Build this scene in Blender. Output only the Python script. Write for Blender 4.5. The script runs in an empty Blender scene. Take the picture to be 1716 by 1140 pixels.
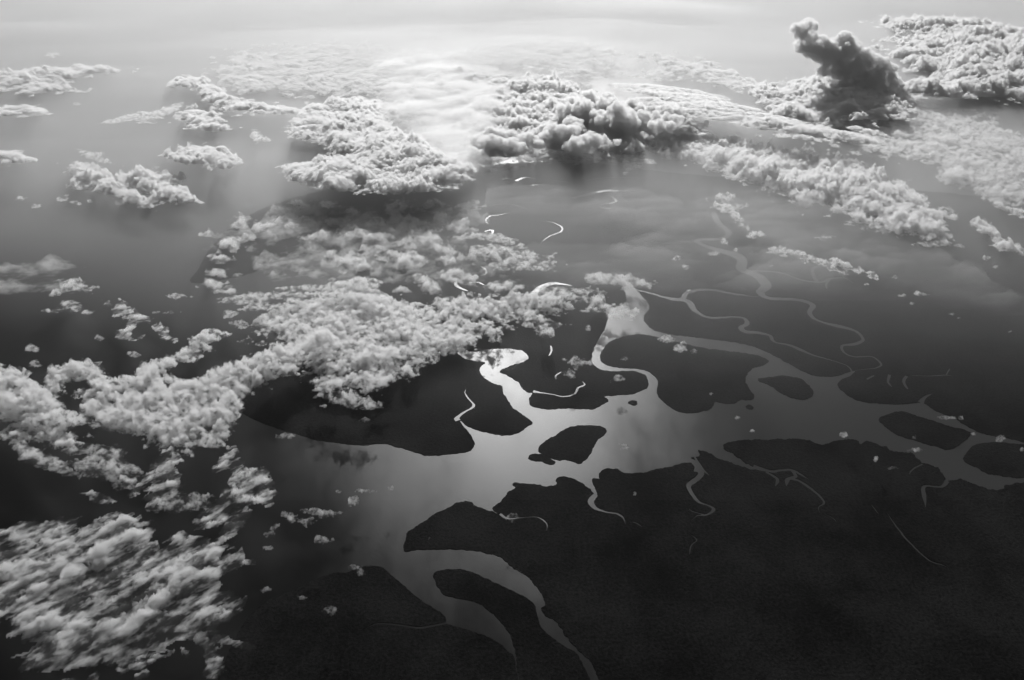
import bpy, bmesh, math
import numpy as np
from mathutils import Vector
from mathutils.geometry import delaunay_2d_cdt

# ------------------------------------------------------------------ camera, sky, sun, exposure (1 unit = 1 km)
R = math.radians
sc = bpy.context.scene
COL = sc.collection
CAM_Z, PITCH, FPX, PW, PH = 11.0, R(31.0), 1335.0, 1716.0, 1140.0
cd = bpy.data.cameras.new('camera'); cam = bpy.data.objects.new('camera', cd); COL.objects.link(cam)
cam.location = (0, 0, CAM_Z); cam.rotation_euler = (math.pi / 2 - PITCH, 0, 0)
cd.sensor_width = 36.0; cd.lens = FPX / PW * 36.0; cd.clip_start = 0.01; cd.clip_end = 2000.0
sc.camera = cam

SUN_EL, SUN_AZ = R(25.0), R(0.0)          # azimuth measured from +Y (straight ahead) towards +X
HAZE_DENSITY, HAZE_G = 0.0020, 0.86
MIST_D, WATER_R = 0.36, 0.365
w = bpy.data.worlds.new('World'); sc.world = w; w.use_nodes = True
nt = w.node_tree; nt.nodes.clear()
sky = nt.nodes.new('ShaderNodeTexSky'); sky.sky_type = 'NISHITA'; sky.sun_disc = False
sky.sun_elevation = SUN_EL; sky.sun_rotation = SUN_AZ; sky.altitude = 0; sky.air_density = 1.0; sky.dust_density = 1.0
bw = nt.nodes.new('ShaderNodeRGBToBW'); bg = nt.nodes.new('ShaderNodeBackground'); bg.inputs['Strength'].default_value = 0.05
wo = nt.nodes.new('ShaderNodeOutputWorld')
nt.links.new(sky.outputs[0], bw.inputs[0]); nt.links.new(bw.outputs[0], bg.inputs['Color']); nt.links.new(bg.outputs[0], wo.inputs['Surface'])

sd = bpy.data.lights.new('sun', 'SUN'); sun = bpy.data.objects.new('sun', sd); COL.objects.link(sun)
sd.energy = 5.0; sd.angle = R(0.5); sd.color = (1, 1, 1)
sdir = Vector((math.sin(SUN_AZ) * math.cos(SUN_EL), math.cos(SUN_AZ) * math.cos(SUN_EL), math.sin(SUN_EL)))
sun.rotation_euler = sdir.to_track_quat('Z', 'Y').to_euler(); sun.location = sdir * 100

vs = sc.view_settings; vs.view_transform = 'Standard'; vs.look = 'None'; vs.gamma = 1.0; vs.use_curve_mapping = False
vs.exposure = -0.4
cy = sc.cycles
cy.max_bounces = 12; cy.diffuse_bounces = 2; cy.glossy_bounces = 2; cy.volume_bounces = 4
cy.transparent_max_bounces = 48; cy.transmission_bounces = 2; cy.caustics_reflective = False; cy.caustics_refractive = False

# ------------------------------------------------------------------ pixel <-> place on a level plane
cp, sp_ = math.cos(PITCH), math.sin(PITCH)
def unproj(px, py, z=0.0):
    px = np.asarray(px, float); py = np.asarray(py, float)
    dx = (px - PW / 2) / FPX; dz = -(py - PH / 2) / FPX
    wy = cp + dz * sp_; wz = -sp_ + dz * cp
    t = (z - CAM_Z) / wz
    return dx * t, wy * t
def proj(x, y, z):
    dz = z - CAM_Z
    depth = y * cp - dz * sp_
    up = y * sp_ + dz * cp
    return PW / 2 + FPX * x / depth, PH / 2 - FPX * up / depth

# ------------------------------------------------------------------ noise in numpy
def _hash(ix, iy, seed):
    h = (ix.astype(np.int64) * 374761393 + iy.astype(np.int64) * 668265263 + seed * 2147483647 + 1013904223) & 0xffffffff
    h = ((h ^ (h >> 13)) * 1274126177) & 0xffffffff
    h = ((h ^ (h >> 16)) * 2246822519) & 0xffffffff
    h = h ^ (h >> 15)
    return (h & 0xffffff) / float(0x1000000)
def vnoise(x, y, seed=0):
    ix = np.floor(x); iy = np.floor(y); fx = x - ix; fy = y - iy
    fx = fx * fx * fx * (fx * (fx * 6 - 15) + 10); fy = fy * fy * fy * (fy * (fy * 6 - 15) + 10)
    a = _hash(ix, iy, seed); b = _hash(ix + 1, iy, seed); c = _hash(ix, iy + 1, seed); d = _hash(ix + 1, iy + 1, seed)
    return (a + (b - a) * fx) * (1 - fy) + (c + (d - c) * fx) * fy
def fbm(x, y, octs=5, seed=0, gain=0.5):
    s = np.zeros_like(x); a = 1.0; n = 0.0
    for o in range(octs):
        ca, sa = math.cos(0.7 * o), math.sin(0.7 * o)
        s += a * (vnoise((x * ca - y * sa) * 2 ** o + 17.3 * o, (x * sa + y * ca) * 2 ** o - 9.1 * o, seed + o * 31) - 0.5)
        n += a; a *= gain
    return s / n * 2.0            # about -1..1
def domes(x, y, seed=0):
    """Height of the tallest hemisphere over a point, one hemisphere of random size per unit cell: 0..1."""
    ix = np.floor(x); iy = np.floor(y); best = np.zeros_like(x)
    for dx in (-1, 0, 1):
        for dy in (-1, 0, 1):
            cx, cy_ = ix + dx, iy + dy
            jx = cx + _hash(cx, cy_, seed); jy = cy_ + _hash(cx, cy_, seed + 7)
            r = 0.45 + 0.5 * _hash(cx, cy_, seed + 13)
            q = 1 - ((x - jx) ** 2 + (y - jy) ** 2) / (r * r)
            best = np.maximum(best, np.sqrt(np.clip(q, 0, 1)) * r)
    return best
def billow(x, y, seed=0, octs=4):
    s = np.zeros_like(x); a = 1.0
    wx = 0.35 * fbm(x * 0.8, y * 0.8, 3, seed + 5); wy = 0.35 * fbm(x * 0.8 + 31, y * 0.8, 3, seed + 6)
    for o in range(octs):
        k = 2.1 ** o
        s += a * domes((x + wx) * k + 3.7 * o, (y + wy) * k - 5.1 * o, seed + o * 57); a *= 0.47
    return s                      # about 0..1.5

# ------------------------------------------------------------------ helpers
def link_mesh(name, verts, faces, mat, parent=None, smooth=False):
    me = bpy.data.meshes.new(name)
    verts = np.asarray(verts, np.float32)
    if isinstance(faces, np.ndarray):
        n, k = faces.shape
        me.vertices.add(len(verts)); me.vertices.foreach_set('co', verts.ravel())
        me.loops.add(n * k); me.loops.foreach_set('vertex_index', faces.astype(np.int32).ravel())
        me.polygons.add(n); me.polygons.foreach_set('loop_start', np.arange(0, n * k, k, dtype=np.int32))
        me.update(calc_edges=True); me.validate()
    else:
        me.from_pydata([tuple(map(float, v)) for v in verts], [], faces); me.update()
    if smooth: me.polygons.foreach_set('use_smooth', np.ones(len(me.polygons), bool))
    me.materials.append(mat)
    o = bpy.data.objects.new(name, me); COL.objects.link(o)
    if parent: o.parent = parent
    return o
def tag(o, label=None, cat=None, group=None, kind=None):
    if label: o['label'] = label
    if cat: o['category'] = cat
    if group: o['group'] = group
    if kind: o['kind'] = kind
    return o
def new_mat(name):
    m = bpy.data.materials.new(name); m.use_nodes = True; t = m.node_tree; t.nodes.clear()
    out = t.nodes.new('ShaderNodeOutputMaterial')
    return m, t, out
def N(t, kind, **kw):
    n = t.nodes.new(kind)
    for k, v in kw.items():
        if k in n.inputs.keys(): n.inputs[k].default_value = v
        else: setattr(n, k, v)
    return n

# ------------------------------------------------------------------ materials
def water_material():
    m, t, out = new_mat('water_surface'); L = t.links.new
    deep = N(t, 'ShaderNodeBsdfDiffuse')
    g = N(t, 'ShaderNodeBsdfGlossy', distribution='BECKMANN', Color=(0.95, 0.95, 0.95, 1))
    fr = N(t, 'ShaderNodeFresnel', IOR=1.33); mx = N(t, 'ShaderNodeMixShader')
    L(fr.outputs[0], mx.inputs[0]); L(deep.outputs[0], mx.inputs[1]); L(g.outputs[0], mx.inputs[2])
    geo = N(t, 'ShaderNodeNewGeometry')
    n1 = N(t, 'ShaderNodeTexNoise', Scale=0.45, Detail=5.0, Roughness=0.6)
    n2 = N(t, 'ShaderNodeTexNoise', Scale=26.0, Detail=4.0, Roughness=0.75)
    mp = N(t, 'ShaderNodeMapping'); mp.inputs['Scale'].default_value = (1.0, 0.45, 1.0); mp.inputs['Rotation'].default_value = (0, 0, 0.5)
    L(geo.outputs['Position'], mp.inputs[0]); L(mp.outputs[0], n1.inputs['Vector']); L(mp.outputs[0], n2.inputs['Vector'])
    # glint fill: colour paler eastward, painted where the sun glint falls off too fast
    sx = N(t, 'ShaderNodeSeparateXYZ'); L(geo.outputs['Position'], sx.inputs[0])
    wob = N(t, 'ShaderNodeMath', operation='MULTIPLY_ADD'); wob.inputs[1].default_value = 9.0; L(n1.outputs[0], wob.inputs[0]); L(sx.outputs['X'], wob.inputs[2])
    glint_fill = N(t, 'ShaderNodeMapRange', interpolation_type='SMOOTHSTEP'); glint_fill.inputs[1].default_value = 1.5; glint_fill.inputs[2].default_value = 13.0
    glint_fill.inputs[3].default_value = 0.004; glint_fill.inputs[4].default_value = 0.045
    L(wob.outputs[0], glint_fill.inputs[0]); L(glint_fill.outputs[0], deep.inputs['Color'])
    mr = N(t, 'ShaderNodeMapRange'); mr.inputs[1].default_value = 0.3; mr.inputs[2].default_value = 0.7
    mr.inputs[3].default_value = WATER_R - 0.05; mr.inputs[4].default_value = WATER_R + 0.05
    L(n1.outputs[0], mr.inputs[0]); L(mr.outputs[0], g.inputs['Roughness'])
    b = N(t, 'ShaderNodeBump', Strength=0.10, Distance=0.008)
    L(n2.outputs[0], b.inputs['Height']); L(b.outputs[0], g.inputs['Normal'])
    L(mx.outputs[0], out.inputs['Surface'])
    return m
def forest_material():
    m, t, out = new_mat('mangrove_forest'); L = t.links.new
    p = N(t, 'ShaderNodeBsdfPrincipled', Roughness=0.95); p.inputs['Specular IOR Level'].default_value = 0.05
    geo = N(t, 'ShaderNodeNewGeometry')
    n1 = N(t, 'ShaderNodeTexNoise', Scale=0.6, Detail=6.0, Roughness=0.6)
    n2 = N(t, 'ShaderNodeTexNoise', Scale=18.0, Detail=4.0, Roughness=0.7)
    for n in (n1, n2): L(geo.outputs['Position'], n.inputs['Vector'])
    mx = N(t, 'ShaderNodeMath', operation='MULTIPLY'); L(n1.outputs[0], mx.inputs[0]); L(n2.outputs[0], mx.inputs[1])
    cr = N(t, 'ShaderNodeValToRGB'); cr.color_ramp.elements[0].position = 0.17; cr.color_ramp.elements[1].position = 0.36
    cr.color_ramp.elements[0].color = (0.001, 0.001, 0.001, 1); cr.color_ramp.elements[1].color = (0.016, 0.016, 0.016, 1)
    L(mx.outputs[0], cr.inputs[0]); L(cr.outputs[0], p.inputs['Base Color'])
    b = N(t, 'ShaderNodeBump', Strength=0.6, Distance=0.03); L(n2.outputs[0], b.inputs['Height']); L(b.outputs[0], p.inputs['Normal'])
    L(p.outputs[0], out.inputs['Surface'])
    return m
def cloud_material(name, density, cover_at, scale=None, lo=0.40, hi=0.62, combed=None, rate=0.08, skin=0.22):
    """Water droplets: a scattering volume, frayed by noise where scale (per km) is given, and a faint skin of vapour
    where the body is thick (cover_at: km of depth)."""
    m, t, out = new_mat(name); L = t.links.new
    geo = N(t, 'ShaderNodeNewGeometry')
    v = N(t, 'ShaderNodeVolumePrincipled', Density=density, Anisotropy=0.6); v.inputs['Color'].default_value = (1, 1, 1, 1)
    if scale:
        mp = N(t, 'ShaderNodeMapping', vector_type='TEXTURE')
        if combed: mp.inputs['Rotation'].default_value = (0, 0, math.radians(combed[0])); mp.inputs['Scale'].default_value = (combed[1], 1, 1)
        nz = N(t, 'ShaderNodeTexNoise', Scale=scale, Detail=3.0, Roughness=0.68)
        L(geo.outputs['Position'], mp.inputs[0]); L(mp.outputs[0], nz.inputs['Vector'])
        r = N(t, 'ShaderNodeMapRange', interpolation_type='SMOOTHSTEP'); r.inputs[1].default_value = lo; r.inputs[2].default_value = hi
        r.inputs[3].default_value = 0.02 * density; r.inputs[4].default_value = density
        L(nz.outputs[0], r.inputs[0]); L(r.outputs[0], v.inputs['Density'])
        m.cycles.volume_step_rate = rate
    L(v.outputs[0], out.inputs['Volume'])
    at = N(t, 'ShaderNodeAttribute', attribute_name='thickness')
    n1 = N(t, 'ShaderNodeTexNoise', Scale=9.0, Detail=5.0, Roughness=0.65); L(geo.outputs['Position'], n1.inputs['Vector'])
    mr = N(t, 'ShaderNodeMapRange'); mr.inputs[1].default_value = 0.35; mr.inputs[2].default_value = 0.65; L(n1.outputs[0], mr.inputs[0])
    q = N(t, 'ShaderNodeMapRange'); q.inputs[1].default_value = 0.0; q.inputs[2].default_value = cover_at
    q.inputs[3].default_value = 0.0; q.inputs[4].default_value = skin; L(at.outputs['Fac'], q.inputs[0])
    mu = N(t, 'ShaderNodeMath', operation='MULTIPLY'); L(q.outputs[0], mu.inputs[0]); L(mr.outputs[0], mu.inputs[1])
    d = N(t, 'ShaderNodeBsdfDiffuse', Color=(0.93, 0.93, 0.93, 1)); tr = N(t, 'ShaderNodeBsdfTranslucent', Color=(0.93, 0.93, 0.93, 1))
    mix = N(t, 'ShaderNodeMixShader'); mix.inputs[0].default_value = 0.5; L(d.outputs[0], mix.inputs[1]); L(tr.outputs[0], mix.inputs[2])
    tp = N(t, 'ShaderNodeBsdfTransparent'); m2 = N(t, 'ShaderNodeMixShader')
    L(mu.outputs[0], m2.inputs[0]); L(tp.outputs[0], m2.inputs[1]); L(mix.outputs[0], m2.inputs[2]); L(m2.outputs[0], out.inputs['Surface'])
    return m

WATER = water_material(); FOREST = forest_material()

# ------------------------------------------------------------------ water, land and the rivers cut into it
s = 420.0
water = link_mesh('water', [(-s, -60, 0), (s, -60, 0), (s, 700, 0), (-s, 700, 0)], [(0, 1, 2, 3)], WATER)
tag(water, 'grey sea, estuary and tidal channels reflecting the sun between the forest shores', kind='structure')

def rough_line(pts, closed, seg=1.8, amp=1.2, seed=3):
    """pixel outline -> finer outline with small uneven bays (Catmull-Rom, then noise)"""
    p = np.array(pts, float); n = len(p); out = []
    rng = range(n) if closed else range(n - 1)
    for i in rng:
        if closed: a, b, c, d = p[(i - 1) % n], p[i], p[(i + 1) % n], p[(i + 2) % n]
        else: a, b, c, d = p[max(i - 1, 0)], p[i], p[i + 1], p[min(i + 2, n - 1)]
        L_ = np.hypot(*(c - b)); k = max(1, min(int(L_ / seg), 60))
        for j in range(k):
            u = j / k
            q = 0.5 * ((2 * b) + (c - a) * u + (2 * a - 5 * b + 4 * c - d) * u * u + (-a + 3 * b - 3 * c + d) * u ** 3)
            if L_ > 150: q = b + (c - b) * u
            out.append(q)
    if not closed: out.append(p[-1])
    q = np.array(out)
    q[:, 0] += amp * (1.5 * fbm(q[:, 0] / 9, q[:, 1] / 9, 4, seed, 0.7)); q[:, 1] += 0.9 * amp * (fbm(q[:, 0] / 9 + 50, q[:, 1] / 9, 4, seed + 1, 0.7))
    return q
def river_poly(pts, widths):
    q = rough_line(pts, False, 3.0, 0.8, 11)
    if np.isscalar(widths): widths = [widths] * len(pts)
    src = np.array(pts, float); x, y = unproj(q[:, 0], q[:, 1])
    # widths are given in photo pixels across; turned into km at each place
    kk = np.interp(np.linspace(0, 1, len(q)), np.linspace(0, 1, len(widths)), widths)
    if widths[0] <= 2.5: kk = kk * np.clip(np.linspace(0, 1, len(q)) / 0.18, 0.3, 1)
    kk = kk * np.clip((1 - np.linspace(0, 1, len(q))) / 0.18, 0.3, 1)
    depth = y * cp + CAM_Z * sp_
    hw = 0.5 * kk * depth / FPX * 1.25 * (1 + 0.25 * fbm(x * 2.2, y * 2.2, 3, 4))
    tx, ty = np.gradient(x), np.gradient(y); l = np.hypot(tx, ty) + 1e-9; nx, ny = -ty / l, tx / l
    a = np.stack([x + nx * hw, y + ny * hw], 1); b = np.stack([x - nx * hw, y - ny * hw], 1)
    return np.concatenate([a, b[::-1]])
LAND_H = 0.006
def land(name, label, outline, rivers=(), amp=2.0, **kw):
    q = rough_line(outline, True, 1.8, amp, 3); x, y = unproj(q[:, 0], q[:, 1]); P = np.stack([x, y], 1)
    polys = [P]
    for r in rivers:
        rp = river_poly(*r)
        n = len(rp) // 2                       # a chain of quads, so a winding river cannot cross itself
        for i in range(n - 1):
            polys.append(rp[[i, i + 1, 2 * n - 2 - i, 2 * n - 1 - i]])
    V, F = [], []
    for pl in polys:
        if np.sum(pl[:, 0] * np.roll(pl[:, 1], -1) - pl[:, 1] * np.roll(pl[:, 0], -1)) < 0: pl = pl[::-1]
        k = len(V); V += [Vector((float(a), float(b))) for a, b in pl]; F.append(list(range(k, k + len(pl))))
    ov, oe, of, _, _, orig = delaunay_2d_cdt(V, [], F, 0, 1e-6)
    cx = np.array([sum(ov[i].x for i in f) / len(f) for f in of]); cyy = np.array([sum(ov[i].y for i in f) / len(f) for f in of])
    inside = np.zeros(len(of), bool); A = P; B = np.roll(P, -1, 0)
    for (x0, y0), (x1, y1) in zip(A, B):
        if y0 != y1: inside ^= ((y0 > cyy) != (y1 > cyy)) & (cx < (x1 - x0) * (cyy - y0) / (y1 - y0) + x0)
    wet = np.zeros(len(of), bool)
    for q in polys[1:]:
        lo, hi = q.min(0), q.max(0)
        c = np.nonzero((cx >= lo[0]) & (cx <= hi[0]) & (cyy >= lo[1]) & (cyy <= hi[1]))[0]
        if len(c):
            ins = np.zeros(len(c), bool)
            for (x0, y0), (x1, y1) in zip(q, np.roll(q, -1, 0)):
                if y0 != y1: ins ^= ((y0 > cyy[c]) != (y1 > cyy[c])) & (cx[c] < (x1 - x0) * (cyy[c] - y0) / (y1 - y0) + x0)
            wet[c] |= ins
    keep = [f for f, a, b in zip(of, inside, wet) if a and not b]
    bm = bmesh.new(); vv = [bm.verts.new((v.x, v.y, LAND_H)) for v in ov]
    for f in keep:
        try: bm.faces.new([vv[i] for i in f])
        except ValueError: pass
    bmesh.ops.delete(bm, geom=[v for v in bm.verts if not v.link_faces], context='VERTS')
    bm.normal_update()
    for f in bm.faces:
        if f.normal.z < 0: f.normal_flip()
    be = [e for e in bm.edges if len(e.link_faces) == 1]
    r = bmesh.ops.extrude_edge_only(bm, edges=be)
    for g in r['geom']:
        if isinstance(g, bmesh.types.BMVert): g.co.z = -0.01
    me = bpy.data.meshes.new(name); bm.to_mesh(me); bm.free(); me.materials.append(FOREST)
    o = bpy.data.objects.new(name, me); COL.objects.link(o)
    tag(o, label, kind='structure', **kw)
    return o

RIV_MAIN = [
 ([(1055,484),(1085,490),(1116,499),(1141,502),(1151,491),(1169,486),(1197,487),(1232,493),(1263,497),(1276,495)], [5,4,5,10,7,6,5,5,6,6]),
 ([(1141,502),(1155,507),(1165,521),(1183,531),(1200,533),(1232,531),(1249,535),(1252,543),(1242,549),(1249,556),(1270,558),(1291,563),(1297,573),(1327,580),(1362,595),(1397,605),(1421,614),(1428,625)], [11,10,6,6,5,4,7,9,7,5,4,6,7,4,4,4,6,11]),
 ([(1195,355),(1205,375),(1221,390),(1210,400),(1169,403),(1186,414),(1228,426),(1244,437),(1242,451),(1270,463),(1284,479),(1274,491),(1291,500),(1340,503),(1362,512),(1356,524),(1372,538),(1414,549),(1435,556),(1446,570),(1432,577),(1411,580),(1414,591),(1432,598),(1460,598),(1476,610),(1467,617),(1432,621)], [8,8,8,7,8,9,13,16,15,15,17,12,9,8,8,8,6,5,9,7,4,6,4,4,4,8,5,4]),
 ([(1250,455),(1284,455),(1312,459),(1344,470),(1362,473),(1379,473),(1390,468),(1414,466),(1430,475)], 3.5),
 ([(1369,472),(1362,460),(1363,450),(1376,445)], [5,5,4,3]), ([(1390,469),(1384,477),(1385,485)], 3),
 ([(1452,636),(1465,629)], 3), ([(1491,628),(1488,640),(1495,649)], 3.5), ([(1519,630),(1514,640),(1521,653)], 4),
 ([(1520,629),(1560,630),(1585,629),(1602,631)], [1.5,2,3,2]), ([(1585,629),(1592,618)], 2), ([(1543,675),(1549,666),(1562,660)], [8,4,2]),
 ([(864,304),(872,300),(884,298),(900,301)], [5,5,2.5,2]), ([(890,312),(894,310),(911,310)], [6,3,2]), ([(840,301),(852,299)], 2),
 ([(925,303),(940,305),(955,306)], 2.5), ([(960,332),(975,329),(990,325),(1016,320),(1045,320),(1066,320)], [5,6,7,7,5,3]),
 ([(981,303),(1016,298),(1072,298)], 3), ([(1023,328),(1032,338),(1010,343),(1006,348),(1032,351)], 3),
 ([(858,356),(838,360),(820,363),(814,371),(822,378)], [1,1.8,2.8,3,2]), ([(812,388),(826,386),(824,394)], [3,4,2]),
 ([(905,371),(925,373),(942,381),(940,388),(921,396),(905,408)], [1,1.4,2.4,2.8,2,1]),
 ([(765,470),(763,476),(770,482),(785,488)], [3,6,4,3]), ([(786,474),(800,473),(812,478)], 3.5), ([(803,463),(815,458),(812,450),(804,447)], 2.5),
 ([(893,495),(898,488),(910,480),(925,475),(940,476),(962,480)], [10,11,10,7,4,3]),
 ([(919,597),(924,588),(922,579)], 2.5), ([(932,636),(931,630),(941,623)], 2.5),
 ([(893,656),(925,661),(946,665),(963,660),(968,650),(980,644),(969,636)], [7,3,2.5,3.5,3.5,4,2.5]),
 ([(820,346),(850,342),(880,350)], 2), ([(430,455),(470,452),(540,462)], 3),
]
land('mainland', 'dark hazy mainland forest beyond the estuary, cut by long winding rivers', [
 (321,474),(333,450),(350,420),(372,395),(400,372),(440,350),(500,330),(560,316),(620,308),(700,299),(780,285),(850,275),(930,271),(1010,275),(1060,282),
 (1130,290),(1250,300),(1400,308),(1600,325),(1800,345),(2300,420),(2400,640),(1900,770),(1760,747),(1716,742),(1690,735),(1640,725),(1600,702),(1570,690),(1545,676),
 (1500,678),(1450,674),(1428,667),(1410,655),(1403,645),(1410,636),(1424,630),(1432,622),(1421,624),(1400,631),(1370,630),(1345,622),(1310,603),(1290,592),(1260,580),(1225,573),(1180,567),
 (1140,563),(1110,558),(1091,550),(1080,537),(1079,529),(1087,518),(1085,508),(1073,492),(1062,481),(1052,471),(1041,470),(1044,484),(1050,500),(1046,510),(1028,514),(1020,520),(1018,535),(1013,552),
 (1006,565),(997,580),(991,600),(995,612),(1006,619),(1027,623),(1058,622),(1079,628),(1086,640),(1084,650),(1069,658),(1051,661),(1030,663),(1012,665),(1019,672),(1002,682),(988,686),(956,685),
 (932,686),(904,685),(890,679),(887,668),(892,659),(883,657),(876,651),(869,640),(851,630),(837,622),(862,612),(879,606),(886,600),(879,590),(862,585),(841,584),(820,585),(806,588),(788,589),(777,580),
 (720,545),(660,500),(600,465),(560,440),(500,425),(458,439),(433,453),(388,467)], RIV_MAIN)
land('peninsula', 'dark forest peninsula left of the bright lagoon, split by one thin creek', [
 (746,580),(763,591),(777,600),(798,606),(813,608),(803,620),(811,633),(826,643),(840,647),(844,661),(858,682),(876,696),(891,708),(883,716),(869,726),(847,730),(826,728),(805,722),(784,715),(772,705),
 (776,714),(788,728),(795,742),(793,750),(784,758),(756,761),(718,764),(700,759),(658,747),(640,744),(612,746),(577,744),(555,741),(530,738),(505,730),(470,720),(430,705),(395,685),(383,668),(400,648),(450,620),(520,590),(620,560),(700,560)],
 [([(768,705),(765,701),(778,691),(794,680),(785,668),(779,658),(783,650)], [8,5,4,5,3,2.5,2])])
land('island', 'large teardrop forest island at the centre right, between two arms of the channel', [
 (1007,606),(1005,596),(1012,585),(1023,573),(1044,565),(1069,561),(1090,563),(1116,570),(1150,577),(1176,583),(1230,590),(1270,596),(1286,605),(1280,612),(1262,618),(1253,628),(1250,640),(1256,652),(1264,662),(1261,670),
 (1240,671),(1230,676),(1215,677),(1200,673),(1195,680),(1185,688),(1160,692),(1140,691),(1125,683),(1112,674),(1102,663),(1100,655),(1102,645),(1098,632),(1085,622),(1070,618),(1040,617),(1020,613)])
land('island', 'small almond forest island in the channel right of the large teardrop island', [
 (1270,635),(1284,633),(1312,630),(1333,633),(1347,638),(1361,652),(1363,661),(1354,668),(1340,670),(1323,666),(1305,656),(1288,645),(1272,640)])
land('island', 'long slanted forest island near the right edge, in the narrowing channel', [
 (1474,701),(1484,696),(1505,690),(1523,693),(1555,703),(1590,714),(1625,724),(1621,735),(1607,747),(1590,754),(1572,750),(1537,740),(1502,728),(1477,710)])
land('island', 'dark forest island cut off by the right edge of the frame', [
 (1614,770),(1621,757),(1635,746),(1656,742),(1691,743),(1716,746),(1790,760),(1850,780),(1800,800),(1716,801),(1695,800),(1677,798),(1656,794),(1642,787),(1625,779)])
land('island', 'dark leaf shaped island in the middle of the bright estuary', [
 (902,754),(911,742),(932,728),(956,716),(981,713),(1002,714),(1016,720),(1013,728),(1002,737),(996,747),(990,760),(974,777),(953,772),(935,771),(912,764)], amp=2.0)
land('islet', 'little dark islet touching the lower left tip of the leaf shaped island', [
 (886,767),(892,761),(907,762),(918,766),(930,775),(921,779),(907,774),(893,773)])
land('islet', 'tiny oval islet in the estuary just below the hooked channel', [(1052,676),(1056,672),(1064,672),(1069,677),(1062,680)])
land('islet', 'tiny round islet under the tip of the large teardrop island', [(1251,681),(1256,678),(1262,682),(1260,686),(1252,685)])
RIV_S = [
 ([(998,829),(991,838),(992,846),(1002,854),(1020,859),(1034,861),(1044,868),(1048,878)], [8,8,6,4,3,3.5,5,2.5]), ([(1060,875),(1069,878),(1076,883)], 2),
 ([(838,861),(851,869),(870,868),(895,866),(910,871),(917,880),(915,890)], [5,5,2.5,1.5,2,3,2]),
 ([(1168,785),(1175,795),(1162,807),(1154,814),(1160,828),(1172,842),(1190,848),(1196,855),(1183,863),(1169,864),(1158,873)], [12,9,10,6,5,5,3,5,3,4,2]),
 ([(1164,766),(1176,784),(1188,797)], [3,4,4]), ([(1183,863),(1160,857),(1155,852)], 2),
 ([(1262,782),(1291,790),(1310,788),(1327,788),(1345,797),(1360,806)], [10,7,5,5,4,3]),
 ([(1327,789),(1333,798),(1320,803),(1318,815)], [4,5,6,3]), ([(1325,802),(1341,807),(1365,824),(1381,842),(1372,850),(1374,860)], [5,4,5,4,3,2]),
 ([(1284,791),(1302,803),(1299,815)], [4,6,4]), ([(1587,806),(1577,816),(1549,815),(1548,830),(1551,850)], [6,4,4,6,3]),
 ([(1546,778),(1530,786),(1524,795)], [3,2.5,2]), ([(1480,850),(1498,877),(1514,898),(1534,919),(1558,940),(1586,950),(1597,965)], [1,2,3,2.5,2.5,2.5,1]),
 ([(718,905),(720,900),(724,901)], 2), ([(1155,895),(1168,905),(1158,915),(1156,930)], 1.5), ([(1378,860),(1395,868),(1402,876)], 1.5), ([(1460,846),(1472,862)], 1.5),
]
land('south_shore', 'nearly black forest lowland along the near shore of the estuary', [
 (676,916),(681,898),(693,884),(711,873),(735,859),(756,849),(770,842),(788,842),(799,849),(823,856),(838,862),(828,855),(825,849),(837,842),(844,833),(851,824),(862,819),(860,810),(872,810),(904,812),(911,815),(932,812),(931,804),(939,799),(953,800),
 (970,807),(991,822),(998,832),(1000,826),(993,803),(1004,802),(1004,793),(1016,786),(1030,786),(1048,794),(1069,793),(1107,786),(1151,776),(1162,780),(1164,790),(1178,792),(1172,778),(1160,767),(1172,765),(1170,756),(1186,758),(1204,768),
 (1221,775),(1256,786),(1268,784),(1256,779),(1239,768),(1225,759),(1212,752),(1214,744),(1225,741),(1239,738),(1284,737),(1327,736),(1344,736),(1362,740),(1376,747),(1393,742),(1414,737),(1435,738),(1442,745),(1453,740),(1470,745),(1484,749),
 (1491,756),(1509,758),(1526,759),(1537,768),(1546,777),(1558,779),(1576,787),(1584,800),(1587,807),(1607,803),(1621,807),(1642,815),(1667,822),(1681,819),(1691,812),(1760,812),(1950,850),(2500,1100),(2600,1900),(1150,1900),(1060,1300),(1000,1130),
 (978,1098),(953,1073),(939,1052),(932,1042),(911,1029),(907,1021),(914,1014),(907,996),(897,982),(883,965),(862,952),(841,936),(820,928),(785,922),(735,921),(700,922),(679,924)], RIV_S, amp=3.0)
land('island', 'black crescent island in the dark channel below the near shore headland', [
 (728,961),(739,956),(760,954),(781,956),(806,966),(841,982),(865,994),(886,1005),(897,1017),(902,1035),(911,1056),(946,1084),(970,1101),(1000,1180),(990,1300),(890,1300),(870,1140),(858,1073),(841,1045),(820,1024),(799,1010),(770,1003),(746,998),(735,986),(728,972)])
land('lowland', 'black forest lowland at the bottom edge, left of the crescent island', [
 (520,975),(560,961),(581,959),(606,950),(630,949),(644,954),(665,972),(690,994),(718,1014),(735,1024),(747,1034),(752,1047),(790,1058),(826,1072),(852,1092),(866,1125),(890,1330),(560,1500),(300,1300),(380,1100),(430,1020),(490,990)],
 [([(752,1043),(735,1047),(700,1052),(665,1047),(630,1046),(605,1058)], [4,4,3.5,3,3,2])])

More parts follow.
